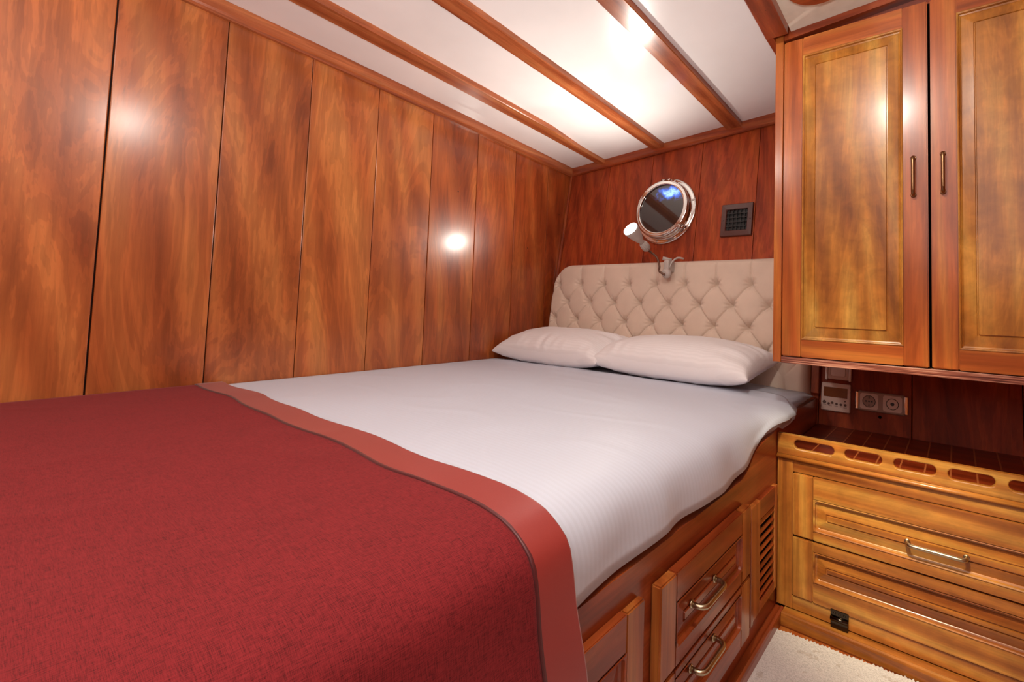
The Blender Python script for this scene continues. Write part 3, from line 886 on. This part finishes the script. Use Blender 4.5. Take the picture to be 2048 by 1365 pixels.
# ---------------------------------------------------------------- clip-on reading lamp
BD = Vector((-1.318, 1.885, 1.368)); BN = Vector((-.13, -.79, .54)).normalized()
rl = thing('reading_lamp', 'lit clip-on reading lamp with a flexible neck on top of the headboard', 'lamp', (-1.165, 2.02, 1.19))
O = tuple(rl.location)
mb = MB(['shade'])     # bulb housing (reflector shaped)
mb.lathe([(.014, -.120), (.0145, -.095), (.019, -.085), (.029, -.058), (.0385, -.018), (.0405, -.006), (.039, -.001)], BN, BD, 0, 40)
hd = mb.build('bulb_housing', rl, O)
mb = MB(['bulb']); mb.lathe([(.0385, -.0012), (.0375, .003), (.028, .0065), (.015, .0085), (.0, .009)], BN, BD, 0, 40, (True, False)); mb.build('bulb_face', hd, O)
mb = MB(['shade'])
soc = BD-BN*.085
SD = BN; sp_ = BD-BN*.150
mb.lathe([(.013, -.012), (.020, -.004), (.021, .018), (.017, .040), (.011, .050)], SD, sp_, 0, 24)
for k in range(14):
    a = 2*pi*k/14; up = SD.cross(Vector((0, 1, 0))).normalized(); e1 = SD.cross(up)
    d_ = up*cos(a)+e1*sin(a); mb.tube([sp_+d_*.020-SD*.002, sp_+d_*.0215+SD*.018, sp_+d_*.0175+SD*.040], .0018, 0, 6)
mb.build('socket', rl, O)
mb = MB(['neck'])
pts = resample([tuple(BD-BN*.155), tuple(BD-BN*.172), (-1.240, 2.012, 1.235), (-1.212, 1.995, 1.190), (-1.192, 1.962, 1.160), (-1.160, 1.965, 1.140)], 40)
mb.tube(pts, [.0052+(.0006 if i % 2 else 0) for i in range(len(pts))], 0, 12); mb.build('flexible_neck', rl, O)
mb = MB(['shade'])
mb.lathe([(.010, -.012), (.024, -.006), (.026, .004), (.020, .014), (.008, .018)], (0, -1, -.1), (-1.163, 1.985, 1.150), 0, 24)
mb.box(-1.178, -1.148, 1.976, 2.04, 1.158, 1.214, 0, .006)
mb.build('clip_body', rl, O)
mb = MB(['shade'])
mb.tube(resample([(-1.150, 1.99, 1.178), (-1.140, 1.998, 1.208), (-1.120, 2.015, 1.228), (-1.100, 2.04, 1.226)], 12), .0045, 0, 10)
mb.tube([(-1.188, 1.985, 1.226), (-1.150, 2.01, 1.216)], .009, 0, 14)
mb.build('clip_lever', rl, O)

# ---------------------------------------------------------------- rug
rg = thing('floor_rug', 'off-white woven rug with a frayed edge on the cabin floor', 'rug', (-.2, .6, FZ))
O = tuple(rg.location)
def jag(p, d, n): return d*(.5+.5*noise.noise(Vector((p*n, 1.7, 0))))
top = []; 
x = -.446
pts = []
yy = 1.432
k = 0
while x < .44:
    pts.append((x, 1.428+.03*(x+.446)/.38*.9+(.006 if k % 2 else 0)+random.uniform(-.003, .003))); x += random.uniform(.0035, .006); k += 1
y = 1.43; right = [(.44, 1.44), (.44, -.6)]
left = []
y = -.6
while y < 1.425:
    left.append((-.446-.004*(1.43-y)*0+(.003 if k % 2 else 0)+random.uniform(-.001, .001), y)); y += .008; k += 1
poly = pts+right[1:]+[(p[0], p[1]) for p in left]
mb = MB(['rug']); mb.poly([(a, b, FZ+.001) for a, b in reversed(poly)], (0, 0, .009), 0); mb.build('pile', rg, O)
mb = MB(['rugedge'])
e = []; y = -.6
while y < 1.42:
    e.append((-.4345+random.uniform(-.003, .004)-.0225, y)); y += .006
mb.poly([(a, b, FZ) for a, b in e]+[(-.43, 1.42, FZ), (-.43, -.6, FZ)], (0, 0, .006), 0); mb.build('binding', rg, O)
# gap filler floor beside plinth is the floor itself

# ---------------------------------------------------------------- lights
def area(name, loc, target, size, power, col=(1, 1, 1), shape='DISK', spread=180):
    l = bpy.data.lights.new(name, 'AREA'); l.shape = shape; l.size = size; l.energy = power; l.color = col; l.spread = radians(spread)
    o = bpy.data.objects.new(name, l); COL.objects.link(o); o.location = loc
    o.rotation_euler = (Vector(target)-Vector(loc)).to_track_quat('-Z', 'Y').to_euler(); return o
def spot(name, loc, target, power, angle, blend=.2, size=.03, col=(1, 1, 1)):
    l = bpy.data.lights.new(name, 'SPOT'); l.energy = power; l.spot_size = radians(angle); l.spot_blend = blend; l.shadow_soft_size = size; l.color = col
    o = bpy.data.objects.new(name, l); COL.objects.link(o); o.location = loc
    o.rotation_euler = (Vector(target)-Vector(loc)).to_track_quat('-Z', 'Y').to_euler(); return o

def ceiling_lamp(label, x, y, p, group='round cabin ceiling lamps'):
    z = (lowz(x, y)+.055*(x+.43)+.02 if x > -.43 else ceil_z(x, y))-.001
    t = thing('ceiling_lamp', label, 'ceiling lamp', (x, y, z), 0, group)
    mb = MB(['chrome']); mb.lathe([(.075, 0), (.075, .012), (.068, .018), (.060, .018), (.060, .004)], (0, 0, -1), (0, 0, 0), 0, 40); mb.build('rim', t)
    mb = MB(['lampglass']); mb.lathe([(.060, .010), (.05, .018), (.03, .024), (0, .026)], (0, 0, -1), (0, 0, 0), 0, 32, (True, False)); mb.build('diffuser', t)
    area('lamp_light', (x, y, z-.03), (x, y, 0), .15, p*.5, (1, .90, .80))
    l = bpy.data.lights.new('lamp_bulb', 'POINT'); l.energy = p*.95; l.color = (1, .91, .82); l.shadow_soft_size = .045
    o = bpy.data.objects.new('lamp_bulb', l); COL.objects.link(o); o.location = (x, y, z-.085)
ceiling_lamp('round ceiling lamp over the walkway in front of the wall cabinet', -.23, .45, 9)
ceiling_lamp('unseen round lamp added for fill over the foot of the bed', -1.1, -.35, 7)  # unseen lamp behind the camera, added to soften the overall light
spot('reading_light', BD+BN*.014, BD+BN, 3.6, 66, .3, .02, (1, .93, .85))
area('reading_glow', tuple(BD+BN*.02), tuple(BD+BN*2), .07, 4.6, (1, .92, .82))
spot('added_ceiling_bounce', (-.1, -.15, 1.15), (-.45, .15, 2.0), 40, 130, .6, .08, (1, .975, .94))  # added light without a fixture, aimed up to bounce off the ceiling
area('added_soft_fill', (.1, -.6, 1.70), (-.8, 1.4, .5), 1.1, 5, (1, .965, .92), 'DISK')  # added soft fill behind the camera, no fixture
spot('added_drawer_spot', (-.20, .47, 1.86), (-.17, 1.52, .40), 110, 27, 1.0, .05, (1, .86, .55))  # added warm spot that brightens the bedside drawers, no fixture

wd = bpy.data.worlds.new('world'); bpy.context.scene.world = wd; wd.use_nodes = True
wd.node_tree.nodes['Background'].inputs[0].default_value = (.8, .85, 1, 1); wd.node_tree.nodes['Background'].inputs[1].default_value = .3

# ---------------------------------------------------------------- camera
cam = bpy.data.cameras.new('camera'); co = bpy.data.objects.new('camera', cam); COL.objects.link(co)
f, px, py = 928.91, 1247.316, 561.211
yaw, pitch, roll = -.622014, .0519295, .0273402
F = Vector((sin(yaw)*cos(pitch), cos(yaw)*cos(pitch), sin(pitch)))
r0 = Vector((cos(yaw), -sin(yaw), 0)); u0 = r0.cross(F)
RX = cos(roll)*r0+sin(roll)*u0; UP = -sin(roll)*r0+cos(roll)*u0
m = Matrix((RX, UP, -F)).transposed().to_4x4(); m.translation = Vector((0, 0, .99))
co.matrix_world = m
cam.sensor_width = 36; cam.lens = f/2048*36
cam.shift_x = (1024-px)/2048; cam.shift_y = (py-682.5)/2048
cam.clip_start = .01
sc = bpy.context.scene; sc.camera = co
sc.view_settings.view_transform = 'Standard'; sc.view_settings.look = 'None'; sc.view_settings.gamma = 1; sc.view_settings.use_curve_mapping = False
sc.view_settings.exposure = .55
sc.cycles.max_bounces = 8; sc.cycles.sample_clamp_indirect = 6
